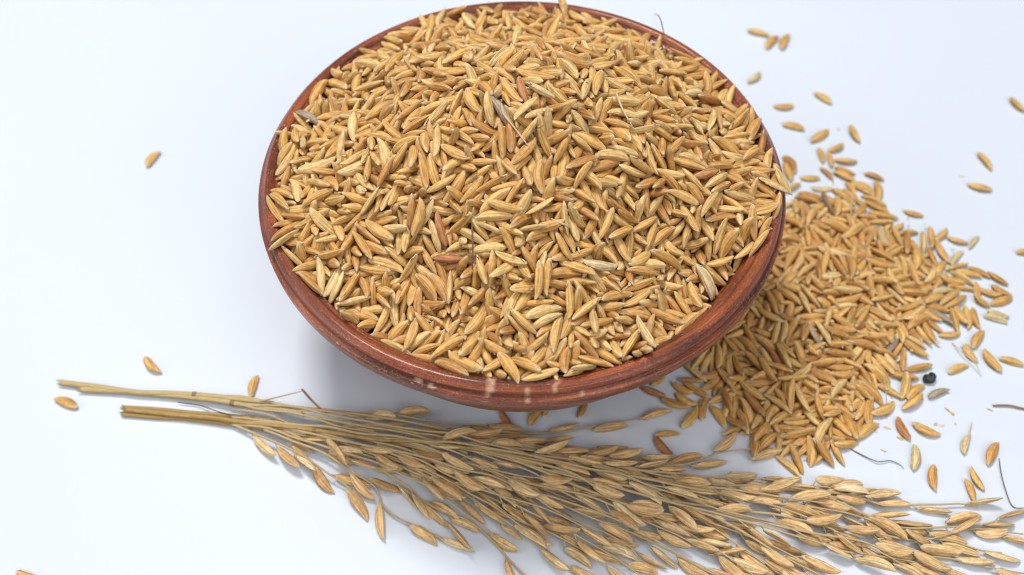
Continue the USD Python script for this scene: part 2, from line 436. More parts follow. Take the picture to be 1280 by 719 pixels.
tilt = np.clip(rng.normal(0, .5, len(q)), -1.1, 1.1)
ba = (np.cos(yaw)[:, None] * t1 + np.sin(yaw)[:, None] * t2) * np.cos(tilt)[:, None] + nrm * np.sin(tilt)[:, None]
bs = np.clip(rng.normal(1.0, .07, len(q)), .8, 1.18)
_gx, _gy = np.meshgrid(np.arange(-75, 75.1, 1), np.arange(-75, 75.1, 1), indexing="ij")
_hz = heap_z(_gx, _gy)
_fl = np.maximum(_hz - DEPTH * np.clip((70 - np.hypot(_gx, _gy)) / 18, .38, 1) - .3, bowl_top(np.hypot(_gx, _gy)))


def grid_of(table):
    def look(x, y):
        i, j = np.clip(x + 75, 0, 148.99), np.clip(y + 75, 0, 148.99)
        i0, j0 = i.astype(int), j.astype(int)
        s, t = i - i0, j - j0
        return table[i0, j0] * (1 - s) * (1 - t) + table[i0 + 1, j0] * s * (1 - t) + table[i0, j0 + 1] * (1 - s) * t + table[i0 + 1, j0 + 1] * s * t
    return look


_nx, _ny = np.gradient(_hz)


def bowl_pull(c):
    i, j = np.clip((c[:, 0] + 75).astype(int), 0, 150), np.clip((c[:, 1] + 75).astype(int), 0, 150)
    d = np.stack([_nx[i, j] * .8, _ny[i, j] * .8, -np.ones(len(c))], -1)
    d /= np.linalg.norm(d, axis=1, keepdims=True)
    out = c[:, :2] / np.maximum(np.hypot(c[:, 0], c[:, 1]), 1)[:, None]
    d[:, :2] -= out * np.clip((np.hypot(c[:, 0], c[:, 1]) - np.interp(np.degrees(np.arctan2(c[:, 1], c[:, 0])) % 360, EDGE_A, EDGE_R) - .5) / 3, 0, 2)[:, None]
    return d


bc, ba = settle(bc, ba, bs, grid_of(_fl), bowl_pull, 130, .10)

# ---------------------------------------------------------------- grains on the table: the spilt heap
SPILL = np.array([(868, 455), (880, 488), (906, 516), (920, 558), (948, 576), (1005, 587), (1045, 570), (1084, 538), (1110, 505), (1140, 478), (1150, 450), (1172, 428), (1192, 398), (1222, 372), (1212, 345),
                  (1185, 318), (1160, 292), (1120, 268), (1075, 254), (1030, 248), (985, 258), (960, 300), (920, 330), (880, 400)], float)
poly = np.array([at(x, y)[:2] for x, y in SPILL])


def in_poly(p, g):
    x, y = p[:, 0], p[:, 1]
    r = np.zeros(len(p), bool)
    dist = np.full(len(p), 1e9)
    for a, b in zip(g, np.roll(g, -1, 0)):
        r ^= ((a[1] > y) != (b[1] > y)) & (x < (b[0] - a[0]) * (y - a[1]) / (b[1] - a[1] + 1e-12) + a[0])
        ab = b - a
        t = np.clip(((p - a) @ ab) / (ab @ ab), 0, 1)
        dist = np.minimum(dist, np.linalg.norm(p - a - t[:, None] * ab, axis=1))
    return r, dist


lo, hi = poly.min(0) - 8, poly.max(0) + 8
q = rng.uniform(lo, hi, (60000, 2))
ins, dist = in_poly(q, poly)
away = np.hypot(q[:, 0], q[:, 1])
dist = np.maximum(dist + 7 * (noise(np.column_stack([q / 5.5, 0 * q[:, :1]]), 4) - .52), 0)
hgt = np.clip(1.5 + dist * .42, 0, 11.5) * np.clip(1.25 - (q[:, 0] - 70) / 85, .34, 1)
keep = (ins | (dist < 6) & (rng.uniform(0, 1, len(q)) < .06 * np.exp(-dist / 3)) & (q[:, 0] > 60)) & (away > 44) & (rng.uniform(0, 1, len(q)) < hgt / 11.5) & ((dist > 5) | (rng.uniform(0, 1, len(q)) < .6))
q, hgt = q[keep], hgt[keep]
N_SPILL = 920
q, hgt = q[:N_SPILL], hgt[:N_SPILL]
sc_ = np.column_stack([q, 1.2 + (hgt - 1.2) * rng.uniform(0, 1, len(q))])
yaw = rng.uniform(0, 2 * np.pi, len(q))
tilt = np.clip(rng.normal(0, .3, len(q)), -.9, .9)
sa_ = np.stack([np.cos(yaw) * np.cos(tilt), np.sin(yaw) * np.cos(tilt), np.sin(tilt)], -1)
ss_ = np.clip(rng.normal(1.03, .07, len(q)), .8, 1.2)

# single grains that lie about on the white surface: two ends in the photograph, look, how one tells it from the rest
SCATTER = [
    (182, 208, 199, 188, "g", "lone tan rice grain far left of the bowl, upper half"),
    (180, 446, 200, 467, "g", "lone tan grain left of the bowl, just above the straw stalk ends"),
    (97, 509, 68, 497, "g", "plump tan grain lying just below the cut end of the upper straw stalks"),
    (312, 496, 321, 468, "g", "rice grain standing upright against the upper straw stalks"),
    (20, 716, 47, 724, "g", "rice grain cut off by the bottom left edge of the photo"),
    (934, 37, 963, 44, "g", "blurred grain, longest of three together behind the bowl at upper right"),
    (957, 60, 972, 44, "o", "blurred orange grain, middle of three together behind the bowl at upper right"),
    (976, 61, 985, 42, "o", "blurred upright grain, rightmost of three together behind the bowl at upper right"),
    (935, 103, 952, 90, "c", "pale blurred grain just touching the upper right rim outline of the bowl"),
    (1018, 115, 1041, 129, "g", "single pale slanting grain above the spilt heap, higher of the lone ones"),
    (993, 132, 967, 133, "d", "single dull level grain just right of the bowl's upper right rim"),
    (978, 154, 1007, 161, "g", "single grain right of the bowl, just below the dull level one"),
    (1013, 177, 1037, 163, "g", "single grain slanting up to the right above the small cluster behind the heap"),
    (1063, 156, 1074, 178, "g", "single steep grain at the upper right of the small cluster behind the heap"),
    (1262, 121, 1282, 140, "g", "grain cut by the right edge of the photo, upper right"),
    (1223, 190, 1241, 212, "g", "lone slanting grain at far right, above a level grain"),
    (1241, 237, 1209, 230, "g", "lone nearly level grain at far right of the spilt heap"),
    (1270, 314, 1300, 318, "o", "small grain end cut by the right edge beside the spilt heap"),
    (1035, 189, 1056, 179, "g", "topmost grain of the small cluster behind the spilt heap"),
    (1024, 184, 1030, 203, "g", "left upright grain of the small cluster behind the spilt heap"),
    (1036, 189, 1040, 209, "g", "second upright grain of the small cluster, beside the left one"),
    (1043, 200, 1073, 202, "g", "level grain on the right of the small cluster behind the spilt heap"),
    (1026, 208, 1043, 224, "o", "lowest left grain of the small cluster behind the spilt heap"),
    (1041, 213, 1071, 227, "g", "front long grain in the middle of the small cluster behind the heap"),
    (1043, 208, 1070, 218, "d", "shaded grain behind the front long one in the small cluster"),
    (1106, 224, 1080, 215, "o", "tan grain right of the small cluster behind the spilt heap"),
    (1026, 222, 1000, 222, "g", "level grain between the bowl rim and the small cluster"),
    (979, 239, 1001, 228, "g", "grain leaning up beside the bowl's right rim, below the crossed pair"),
    (1042, 236, 1014, 235, "c", "pale level grain just above the back edge of the spilt heap"),
    (980, 194, 995, 216, "o", "right grain of the crossed pair touching the bowl's right rim"),
    (981, 203, 990, 226, "g", "left grain of the crossed pair touching the bowl's right rim"),
    (1058, 227, 1068, 246, "g", "steep grain under the small cluster, left of a long grain"),
    (1065, 228, 1096, 243, "g", "long grain under the small cluster, just above the heap's back edge"),
    (1095, 249, 1095, 225, "g", "upright grain closing the small cluster on its right"),
    (1154, 269, 1130, 263, "o", "orange grain lying off the back right edge of the spilt heap"),
    (1169, 300, 1186, 286, "g", "grain slanting up on the right edge of the spilt heap"),
    (1183, 296, 1211, 304, "g", "grain pointing right from the heap's right edge towards a curled husk"),
    (1211, 310, 1224, 294, "c", "thin pale curled husk off the right edge of the spilt heap"),
    (1190, 331, 1203, 312, "c", "pale yellow grain at the right edge of the heap below the curled husk"),
    (1211, 333, 1240, 345, "o", "upper orange grain of a long pair at the heap's right tip"),
    (1232, 340, 1261, 356, "o", "outer orange grain of a long pair at the heap's right tip"),
    (1194, 337, 1228, 345, "g", "grain behind the long pair at the heap's right tip"),
    (1240, 356, 1264, 369, "d", "darkened grain at the extreme right tip of the heap"),
    (1220, 360, 1250, 368, "g", "grain next to the darkened one at the heap's right tip"),
    (1238, 380, 1267, 372, "g", "lowest golden grain at the heap's right tip, pointing right"),
    (1216, 368, 1236, 381, "g", "slanting grain between the heap and the tip's lowest grain"),
    (1230, 393, 1261, 402, "c", "pale yellow empty husk below the heap's right tip"),
    (1236, 388, 1261, 396, "c", "upper pale husk of the two below the heap's right tip"),
    (1189, 380, 1209, 407, "g", "steep grain at the lower right edge of the heap, left of two"),
    (1202, 386, 1223, 408, "o", "steep brownish grain at the lower right edge of the heap, right of two"),
    (1173, 418, 1202, 416, "g", "level grain lying just off the lower right edge of the heap"),
    (1215, 435, 1229, 412, "g", "grain standing up above the crossing of a pale fibre, right of the heap"),
    (1205, 429, 1221, 453, "g", "grain with a pale fibre lying across it, right of the heap"),
    (1252, 465, 1228, 436, "g", "steep grain right of the one under the pale fibre"),
    (1249, 447, 1281, 456, "g", "grain pointing right, cut by the right edge below the heap"),
    (1185, 465, 1211, 455, "g", "small grain above right of the black seed"),
    (1160, 496, 1186, 485, "b", "grain with a dark brown flank just below the black seed"),
    (1130, 495, 1155, 480, "g", "upper grain of a pair left of the black seed"),
    (1128, 512, 1153, 490, "g", "lower grain of a pair left of the black seed"),
    (1137, 550, 1120, 521, "r", "reddish brown grain lying alone below the spilt heap"),
    (1140, 529, 1176, 545, "g", "golden grain right of the reddish brown one, pointing right"),
    (1063, 543, 1095, 526, "g", "striped grain off the heap's bottom edge, above the dark wavy fibre"),
    (1143, 588, 1145, 555, "c", "pale yellow upright grain at the end of the dark wavy fibre"),
    (1166, 580, 1167, 613, "o", "orange upright grain right of the pale yellow upright one"),
    (1204, 567, 1211, 541, "c", "thin pale husk with a hair-like awn, right of the orange upright grain"),
    (1234, 581, 1247, 552, "o", "golden grain beside the kinked dark fibre at right"),
    (1230, 613, 1212, 582, "g", "right grain of a leaning pair above the panicle tip at right"),
    (1219, 626, 1208, 597, "o", "left grain of a leaning pair, its foot behind the panicle tip"),
    (833, 496, 800, 483, "r", "red brown grain just under the bowl's lower right rim"),
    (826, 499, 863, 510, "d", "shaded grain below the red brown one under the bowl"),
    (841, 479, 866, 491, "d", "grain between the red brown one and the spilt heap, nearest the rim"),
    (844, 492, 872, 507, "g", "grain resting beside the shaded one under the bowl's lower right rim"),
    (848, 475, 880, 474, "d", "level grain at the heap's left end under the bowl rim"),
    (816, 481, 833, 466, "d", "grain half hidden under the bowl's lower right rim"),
    (875, 525, 880, 496, "o", "upright orange grain of a leaning pair left of the heap's foot"),
    (853, 535, 875, 509, "g", "slanting grain of a leaning pair left of the heap's foot"),
    (895, 505, 917, 532, "g", "thick grain by itself at the lower left foot of the spilt heap"),
    (818, 543, 851, 541, "o", "upper grain of a V-shaped pair between bowl and panicles"),
    (840, 571, 817, 544, "r", "lower red brown grain of a V-shaped pair between bowl and panicles"),
    (626, 514, 639, 534, "r", "dark brown grain in the shade below the bowl's front rim"),
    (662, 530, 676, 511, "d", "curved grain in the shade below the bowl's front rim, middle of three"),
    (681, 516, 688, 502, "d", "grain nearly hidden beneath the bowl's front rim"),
    (724, 520, 733, 501, "o", "upright grain in the shade below the bowl rim, above the panicles"),
]
fc, fa, fs = [], [], []
for x0, y0, x1, y1, k, lab in SCATTER:
    a, b = at(x0, y0, 1.1), at(x1, y1, 1.1)
    L = np.linalg.norm(b - a)
    fc.append((a + b) / 2); fa.append((b - a) / L); fs.append(np.clip(L / 8.9, .76, 1.15))
fc, fa, fs = map(np.array, (fc, fa, fs))

# ---------------------------------------------------------------- the panicles: stalk and branch lines (pixel x, y and height in mm)
P = {
    0: dict(stalk=[(76, 477, 1.5), (140, 487, 1.6), (240, 494, 2.0), (320, 503, 3.0), (400, 513, 4.5), (480, 522, 6), (580, 541, 7), (690, 562, 7), (800, 590, 7)], r=.85, mat="a"),
    1: dict(stalk=[(101, 488, 1.3), (170, 492, 1.4), (240, 497, 1.9), (320, 507, 3.2), (400, 523, 5), (500, 541, 7.5), (600, 566, 9), (720, 596, 9), (840, 628, 7)], r=.78, mat="a"),
    2: dict(stalk=[(156, 509, .9), (220, 514, .9), (290, 521, 1.6), (360, 531, 3.4), (440, 543, 5), (520, 560, 7), (620, 590, 8), (720, 628, 7)], r=.72, mat="b"),
    3: dict(stalk=[(155, 517.5, .8), (220, 523, .8), (290, 531, 1.4), (350, 540, 3), (430, 553, 4.6), (520, 582, 6), (600, 616, 6), (680, 652, 5)], r=.7, mat="b"),
    4: dict(stalk=[(158, 512, 2.1), (220, 518, 2.1), (290, 526, 2.7), (380, 536, 5), (470, 548, 8), (580, 560, 10.5), (700, 580, 11), (830, 600, 9), (930, 625, 7)], r=.7, mat="b"),
}
# panicle, line, grains from this fraction of the line on, spacing, side bias
B = [
    (3, [(290, 530, 1.8), (330, 547, 3), (370, 566, 3), (405, 590, 3), (432, 608, 2.2), (452, 632, 1.6)], .15, 5.2),
    (3, [(330, 537, 3), (400, 566, 4), (440, 590, 3.6), (470, 608, 2.5), (482, 633, 1.6), (515, 657, 1.5), (555, 672, 1.4)], .12, 6.0),
    (3, [(400, 548, 4), (455, 578, 4), (505, 605, 2.6), (535, 632, 1.6), (556, 655, 1.4)], .2, 5.6),
    (3, [(500, 608, 2), (545, 637, 1.5), (585, 652, 1.4), (622, 682, 1.4), (655, 716, 1.4), (690, 740, 1.4)], .12, 8.4),
    (3, [(430, 553, 4), (520, 588, 5), (590, 622, 4), (640, 656, 3), (688, 690, 2), (730, 722, 1.6), (760, 745, 1.5)], .1, 5.0),
    (3, [(470, 562, 4), (560, 604, 5), (630, 640, 4), (700, 672, 3), (755, 702, 2), (810, 740, 1.6)], .2, 5.0),
    (2, [(430, 542, 5), (520, 568, 8), (590, 600, 8), (650, 634, 6), (720, 668, 4), (790, 712, 2.4), (830, 742, 2)], .15, 5.2),
    (2, [(440, 543, 5), (550, 566, 8), (640, 600, 8), (700, 640, 6), (760, 668, 4), (800, 692, 2.5)], .18, 5.2),
    (2, [(520, 558, 7), (620, 592, 8), (710, 634, 6), (790, 665, 4.5), (850, 694, 3), (905, 726, 2), (940, 750, 2)], .2, 5.0),
    (2, [(560, 572, 7), (660, 604, 8), (740, 622, 7), (800, 650, 5), (860, 676, 4), (925, 700, 2.6), (985, 735, 2)], .18, 5.2),
    (2, [(380, 533, 4), (450, 560, 5), (520, 590, 5), (590, 612, 4.5), (640, 625, 4)], .1, 5.4),
    (2, [(340, 530, 3), (390, 552, 4), (440, 566, 4.4), (490, 578, 4), (530, 590, 4)], .05, 5.6),
    (0, [(400, 512, 4), (450, 515, 4.5), (500, 519, 4.5), (560, 528, 4.2), (610, 533, 4)], .25, 6.2),
    (0, [(540, 535, 4), (620, 540, 3.4), (665, 540, 2.2), (715, 538, 1.6), (770, 526, 1.5), (818, 518, 1.4)], .25, 8.6),
    (0, [(560, 538, 6), (640, 550, 5.6), (710, 557, 5), (770, 568, 4), (815, 573, 3)], .15, 5.0),
    (0, [(600, 545, 7), (700, 568, 7), (790, 578, 5.4), (850, 580, 4), (895, 567, 2.4), (940, 560, 2)], .1, 5.6),
    (0, [(640, 553, 7), (740, 580, 7.5), (840, 592, 6), (920, 596, 4.4), (985, 603, 3), (1040, 610, 2.2), (1060, 614, 2)], .1, 5.0),
    (0, [(700, 566, 7), (790, 584, 7), (880, 602, 6), (960, 606, 4.4), (1040, 616, 3), (1090, 622, 2)], .15, 5.2),
    (0, [(1020, 612, 3), (1075, 622, 2), (1110, 633, 1.8), (1155, 631, 1.6), (1195, 628, 1.5), (1226, 634, 1.5)], .05, 9.2),
    (1, [(690, 588, 9), (780, 606, 8), (880, 616, 6.6), (960, 628, 5), (1030, 634, 4), (1075, 645, 3.4), (1120, 664, 2.6), (1140, 668, 2.4)], .1, 5.2),
    (1, [(840, 626, 7), (930, 640, 5), (1020, 652, 4), (1090, 668, 3), (1150, 674, 2.6), (1200, 664, 2.4), (1245, 664, 2), (1282, 668, 2)], .28, 5.0),
    (1, [(1040, 624, 3.6), (1090, 645, 3.4), (1130, 658, 3), (1180, 658, 2.6), (1225, 655, 2.2), (1245, 650, 2)], .15, 5.6),
    (1, [(1140, 672, 2.4), (1190, 676, 2), (1225, 686, 1.6), (1250, 690, 1.5)], .3, 7),
    (1, [(760, 606, 9), (860, 634, 8), (940, 655, 6), (1010, 676, 4), (1070, 690, 3), (1120, 700, 2), (1170, 712, 1.6)], .2, 6.0),
    (1, [(900, 640, 6), (980, 660, 5), (1060, 674, 4), (1130, 692, 3), (1190, 700, 2.2), (1240, 712, 1.8), (1300, 722, 1.6)], .3, 8.4),
    (1, [(820, 620, 8), (900, 650, 7), (970, 690, 4.4), (1020, 716, 3), (1080, 745, 2.4)], .2, 5.6),
    (4, [(560, 558, 10), (660, 566, 10.5), (740, 580, 9), (800, 604, 8), (860, 640, 6), (900, 664, 4.6), (950, 700, 3), (990, 730, 2.6)], .14, 5.2),
    (4, [(600, 562, 10.5), (700, 586, 10), (780, 628, 7), (850, 660, 5), (900, 690, 3.4), (950, 726, 2.6)], .2, 5.2),
    (4, [(480, 548, 8), (560, 552, 9.5), (640, 560, 9.5), (700, 572, 9), (750, 592, 8.5)], .12, 5.6),
    (4, [(420, 540, 6), (500, 552, 8), (570, 574, 9), (630, 590, 9.5), (690, 600, 9)], .15, 5.8),
    (4, [(740, 582, 10), (830, 604, 9), (920, 622, 7), (990, 640, 5), (1045, 664, 4), (1100, 690, 3), (1150, 720, 2)], .2, 5.6),
    (4, [(860, 606, 8), (940, 616, 6), (1000, 622, 5), (1050, 632, 4), (1085, 648, 3)], .15, 5.4),
    (4, [(380, 535, 5), (460, 532, 6), (540, 540, 7.5), (610, 552, 8), (670, 556, 7)], .15, 6.0),
    (4, [(640, 574, 9.5), (720, 606, 8), (800, 636, 6.6), (870, 648, 5.6), (940, 672, 4), (1010, 705, 3)], .2, 5.6),
    # strands that fray from the stalks without ears of their own
    (0, [(250, 496, 2), (310, 497, 3.4), (360, 507, 5), (420, 512, 5), (490, 524, 6), (560, 540, 6)], 2, 5),
    (0, [(290, 503, 3), (350, 515, 4), (400, 511, 6), (460, 527, 6), (540, 545, 8), (640, 580, 9), (720, 622, 8), (790, 655, 6)], 2, 5),
    (1, [(280, 500, 2.6), (330, 514, 4), (380, 520, 6), (450, 537, 7), (540, 556, 9), (620, 590, 9), (700, 640, 7)], 2, 5),
    (1, [(300, 507, 3), (350, 508, 5), (400, 517, 6), (480, 530, 8), (580, 548, 10), (700, 577, 11), (820, 606, 9), (930, 636, 6)], 2, 5),
    (2, [(290, 522, 2), (350, 528, 4), (400, 540, 5), (470, 560, 7), (560, 600, 7), (640, 650, 5), (690, 690, 3)], 2, 5),
    (2, [(300, 523, 2), (360, 535, 4), (430, 550, 6), (520, 575, 8), (600, 610, 8), (690, 640, 6.5), (780, 690, 4)], 2, 5),
    (4, [(300, 527, 3), (370, 530, 5), (450, 541, 8), (540, 550, 10), (640, 566, 11.5), (760, 590, 11), (880, 630, 8), (960, 650, 6), (1010, 672, 5)], 2, 5),
    (4, [(310, 528, 3), (380, 540, 5), (460, 556, 8), (560, 580, 9.5), (660, 612, 9), (760, 646, 7.5), (850, 690, 5), (900, 722, 4)], 2, 5),
    (3, [(290, 530, 1.8), (340, 536, 4), (390, 555, 5), (450, 572, 6), (520, 600, 6), (580, 640, 4), (620, 672, 2)], 2, 5),
]
ec, ea, es, eb, ebase = [], [], [], [], []
blines = []
for bi, (pn, pts, start, gap) in enumerate(B):
    r = np.random.default_rng(100 + bi)
    line = spline([at(x, y, z) for x, y, z in pts], 1.0)
    s = np.r_[0, np.cumsum(np.linalg.norm(np.diff(line, axis=0), axis=1))]
    wob = np.stack([noise(np.stack([s / 9, 0 * s + bi, 0 * s + k], -1), 3) for k in range(3)], -1) - .5
    line = line + wob * [[1.2, 1.2, .8]] * np.minimum(s / 12, 1)[:, None]
    line[:, 2] = np.maximum(line[:, 2], .5)
    blines.append(line)
    d, side = s[-1] * start, 1
    while d < s[-1] - 1.0:
        i = int(np.searchsorted(s, d))
        last = d + gap * 1.2 > s[-1] - 1.0
        t = line[min(i + 2, len(line) - 1)] - line[max(i - 2, 0)]
        t /= np.linalg.norm(t)
        sd = np.cross(t, [0, 0, 1.0]); sd /= np.linalg.norm(sd)
        ang = 0.05 if last else r.uniform(.04, .34)
        rise = r.normal(0, .20)
        ax = t * math.cos(ang) + side * sd * math.sin(ang) + np.array([0, 0, rise])
        ax /= np.linalg.norm(ax)
        scl = np.clip(r.normal(1.12, .08), .92, 1.3)
        base = line[i] + (side * sd * .5 if not last else 0) + ax * r.uniform(.8, 2.0)
        cen = base + ax * 4.35 * scl
        cen[2] = max(cen[2], 1.15 + abs(ax[2]) * 3)
        ec.append(cen); ea.append(ax); es.append(scl); eb.append(bi); ebase.append(line[i])
        side = -side if r.uniform() < .85 else side
        d += gap * r.uniform(.9, 1.75)
ec, ea, es, eb, ebase = map(np.array, (ec, ea, es, eb, ebase))

# everything on the table is pushed apart together; lone grains stay, panicle grains hang on their branches
n1, n2, n3 = len(sc_), len(fc), len(ec)
tc, ta, ts = np.vstack([sc_, fc, ec]), np.vstack([sa_, fa, ea]), np.r_[ss_, fs, es]
fixed = np.r_[np.zeros(n1), np.full(n2, .75), np.full(n3, .55)]
weight = np.r_[np.full(n1, .10), np.full(n2, .06), np.full(n3, .03)]


def bowl_wall(p, rad):
    r = np.hypot(p[:, 0], p[:, 1])
    need = bowl_out(p[:, 2]) + rad - r
    hit = (need > 0) & (p[:, 2] < 57)
    w = np.zeros_like(p)
    w[hit, :2] = p[hit, :2] / r[hit, None] * need[hit, None]
    w[:, 2] = np.where(hit & (p[:, 2] > 4), -.4 * np.clip(need, 0, 3), 0)
    return w, hit


tc, ta = settle(tc, ta, ts, lambda x, y: np.zeros_like(x), lambda c: np.array([[0, 0, -1.0]]), 90, weight, fixed, bowl_wall)
sc_, fc, ec = tc[:n1], tc[n1:n1 + n2], tc[n1 + n2:]
sa_, fa, ea = ta[:n1], ta[n1:n1 + n2], ta[n1 + n2:]

# ------------------------------------------------------------------ which grains show most in the picture (a coarse depth buffer of their hulls)
shell = COARSE[0][0]


def seen(c, a, s, roll):
    v = np.einsum("nij,kj->nki", frame(a, roll), shell) * s[:, None, None] + c[:, None]
    return v


def rank(groups):
    vs = [seen(*g) for g in groups]
    own = np.concatenate([np.repeat(np.arange(len(v)) + o, v.shape[1]) for v, o in zip(vs, np.cumsum([0] + [len(v) for v in vs[:-1]]))])
    p = np.concatenate([v.reshape(-1, 3) for v in vs])
    x, y, z = project(p)
    k = (np.clip(x / 3, 0, 430).astype(int)) * 260 + np.clip(y / 3, 0, 259).astype(int)
    ok = (x > 0) & (x < 1280) & (y > 0) & (y < 719)
    order = np.lexsort((z, k)); order = order[ok[order]]
    first = order[np.r_[True, np.diff(k[order]) != 0]]
    buf = {int(kk): p[i] for kk, i in zip(k[first], first)}
    return np.bincount(own[first], minlength=sum(len(v) for v in vs)), buf


b_roll = rng.uniform(0, 2 * np.pi, len(bc))
s_roll = rng.uniform(0, 2 * np.pi, n1)
f_roll = rng.normal(0, .35, n2) + np.pi * rng.integers(0, 2, n2)      # lone grains lie on their flat side
count, buf = rank([(bc, ba, bs, b_roll), (sc_, sa_, ss_, s_roll)])
order = np.argsort(-count)[:222]                  # with the lone grains some 300 of the kind, those that show largest
top_b = order[order < len(bc)]
top_s = order[order >= len(bc)] - len(bc)
SPECIAL_S = [(1126, 430, GREY, "dark grey brown grain on the lower right slope of the spilt heap"), (1180, 400, GREY, "greyish grain on the right edge of the spilt heap"),
             (1022, 418, GREY, "grey shrivelled grain in the middle of the spilt heap"), (1100, 302, CHAFF, "pale straw-yellow grain lying across the upper part of the spilt heap"),
             (1178, 370, CHAFF, "pale upright grain near the right edge of the spilt heap"), (970, 445, RED, "red brown grain near the bowl on the shaded side of the spilt heap")]
special_s = {}
px, py, _ = project(sc_)
for x, y, m, lab in SPECIAL_S:
    k = int(np.argmin((px - x) ** 2 + (py - y) ** 2 + 1e4 * (count[len(bc):] < 12) + 1e9 * np.isin(np.arange(n1), list(special_s))))
    special_s[k] = (m, lab)
top_s = np.union1d(top_s, list(special_s)).astype(int)


def surface_at(x, y, lift=.5):
    """Where the heap's own surface lies behind a pixel, a little above it."""
    best = None
    for r in range(0, 5):
        for dx in range(-r, r + 1):
            for dy in range(-r, r + 1):
                h = buf.get((int(x / 3) + dx) * 260 + int(y / 3) + dy)
                if h is not None and (best is None or np.dot(h - CAM, FW) < np.dot(best - CAM, FW)):
                    best = h
        if best is not None:
            break
    d = FW + (x - 640) / FPX * RT - (y - 359.5) / FPX * UP
    if best is None:
        return at(x, y, .4)
    return CAM + d * ((best - CAM) @ FW) + np.array([0, 0, lift])


# ================================================================== build
# the white surface
g = 3000.0
v = np.array([[-g, -g, -20], [g, -g, -20], [g, g, -20], [-g, g, -20], [-g, -g, 0], [g, -g, 0], [g, g, 0], [-g, g, 0]], float)
f = np.array([[4, 5, 6], [4, 6, 7], [0, 2, 1], [0, 3, 2], [0, 1, 5], [0, 5, 4], [1, 2, 6], [1, 6, 5], [2, 3, 7], [2, 7, 6], [3, 0, 4], [3, 4, 7]])
tb = usdkit.mesh(stage, "/World/tabletop", (v * MM, f), WHITE).GetPrim()
data(tb, "plain white surface under the bowl and the rice", "tabletop", kind="structure")


# the bowl
def revolve(lo, hi, n=480, close=False):
    pr = spline(np.column_stack([PROFILE[lo:hi + 1], np.zeros(hi - lo + 1)]), .4)[:, :2]
    pr[:, 0] = np.maximum(pr[:, 0], 0)
    s = np.r_[0, np.cumsum(np.linalg.norm(np.diff(pr, axis=0), axis=1))]
    th = np.arange(n + 1) / n * 2 * np.pi
    wv = (fbm(np.stack([np.cos(th) * 1.4 + 5, np.sin(th) * 1.4 + 5, 0 * th], -1), 3, 2) - .5)
    # hand-thrown: throwing lines and a slightly uneven lip
    rad = pr[:, 0][:, None] * (1 + .006 * wv[None])
    line = np.sin(s * 4.3) * .07 + np.sin(s * 2.6 + 1) * .10
    grow = np.clip((pr[:, 1] - 40) / 10, 0, 1)
    v = np.stack([(rad + (line * grow)[:, None]) * np.cos(th), (rad + (line * grow)[:, None]) * np.sin(th), pr[:, 1][:, None] + .5 * wv[None] * grow[:, None] + 0 * th], -1)
    m = len(pr)
    i = np.arange(m - 1)[:, None] * (n + 1)
    j = np.arange(n)[None]
    f = np.concatenate([np.stack([i + j, i + j + 1, i + n + 2 + j], -1).reshape(-1, 3), np.stack([i + j, i + n + 2 + j, i + n + 1 + j], -1).reshape(-1, 3)])
    # the turn is mirrored so that the streaks close without a seam
    st = np.stack([np.broadcast_to(np.abs(th / np.pi - 1) * 3 + 0 * th, (m, n + 1)), np.broadcast_to(s[:, None], (m, n + 1))], -1)
    return v.reshape(-1, 3), f, st.reshape(-1, 2)


bowl = UsdGeom.Xform.Define(stage, "/World/bowl")
data(bowl.GetPrim(), "round reddish brown glazed clay bowl heaped with rice", "bowl")


# bare clay where the glaze is knocked off the front of the lip
CHIP = [(-7.6, -66.6, 57.0, .9, 2.2, .35), (.9, -67.3, 56.6, .55, 1.2, -.1), (7.2, -66.9, 57.3, .6, 1.5, .3), (-8.6, -68.3, 54.4, .5, .5, 0), (1.0, -68.5, 55.0, .6, .5, 0),
        (-24, -63.5, 55.6, .8, .5, 0), (-21, -64.8, 55.3, .5, .4, 0), (13.2, -66.8, 55.4, .5, .5, 0)]


def part_of_bowl(name, lo, hi):
    v, f, st = revolve(lo, hi)
    chip = np.zeros(len(v))
    for x, y, z, wx, wz, sl in CHIP:
        dx = (v[:, 0] - x) - sl * (v[:, 2] - z)
        d = np.sqrt((dx / wx) ** 2 + ((v[:, 2] - z) / wz) ** 2 + ((v[:, 1] - y) / 3) ** 2)
        d += (fbm(v * 1.9, 3, 3) - .5) * 1.2
        chip = np.maximum(chip, np.clip((1.1 - d) / .25, 0, 1) * .72)
    return put("/World/bowl/" + name, v, f, CLAY, st, chip=chip)


part_of_bowl("body", 0, LIP_FROM)
part_of_bowl("rim", LIP_FROM, LIP_TO)
part_of_bowl("inner_wall", LIP_TO, len(PROFILE) - 1)

# loose grains
tone_b = np.clip(rng.beta(1.9, 1.9, len(bc)), 0, 1)
tone_s = np.clip(rng.beta(1.9, 2.1, n1), 0, 1)


def grain_mesh(kind, i, c, a, s, roll, sq=(1, 1)):
    v, f, st = kind[i % len(kind)]
    R = frame(a[None], np.array([roll]))[0]
    return (v * [s, s * sq[0], s * sq[1]]) @ R.T + c, f, st


def individual(name, c, a, s, roll, i, material, tone, label, category="rice grain", group=None, sq=(1, 1)):
    v, f, st = grain_mesh(FINE, i, c, a, s, roll, sq)
    base = np.array([c[0], c[1], v[:, 2].min()])
    return data(put(path_for(name), v, f, material, st, base, tone=tone), label, category, group)


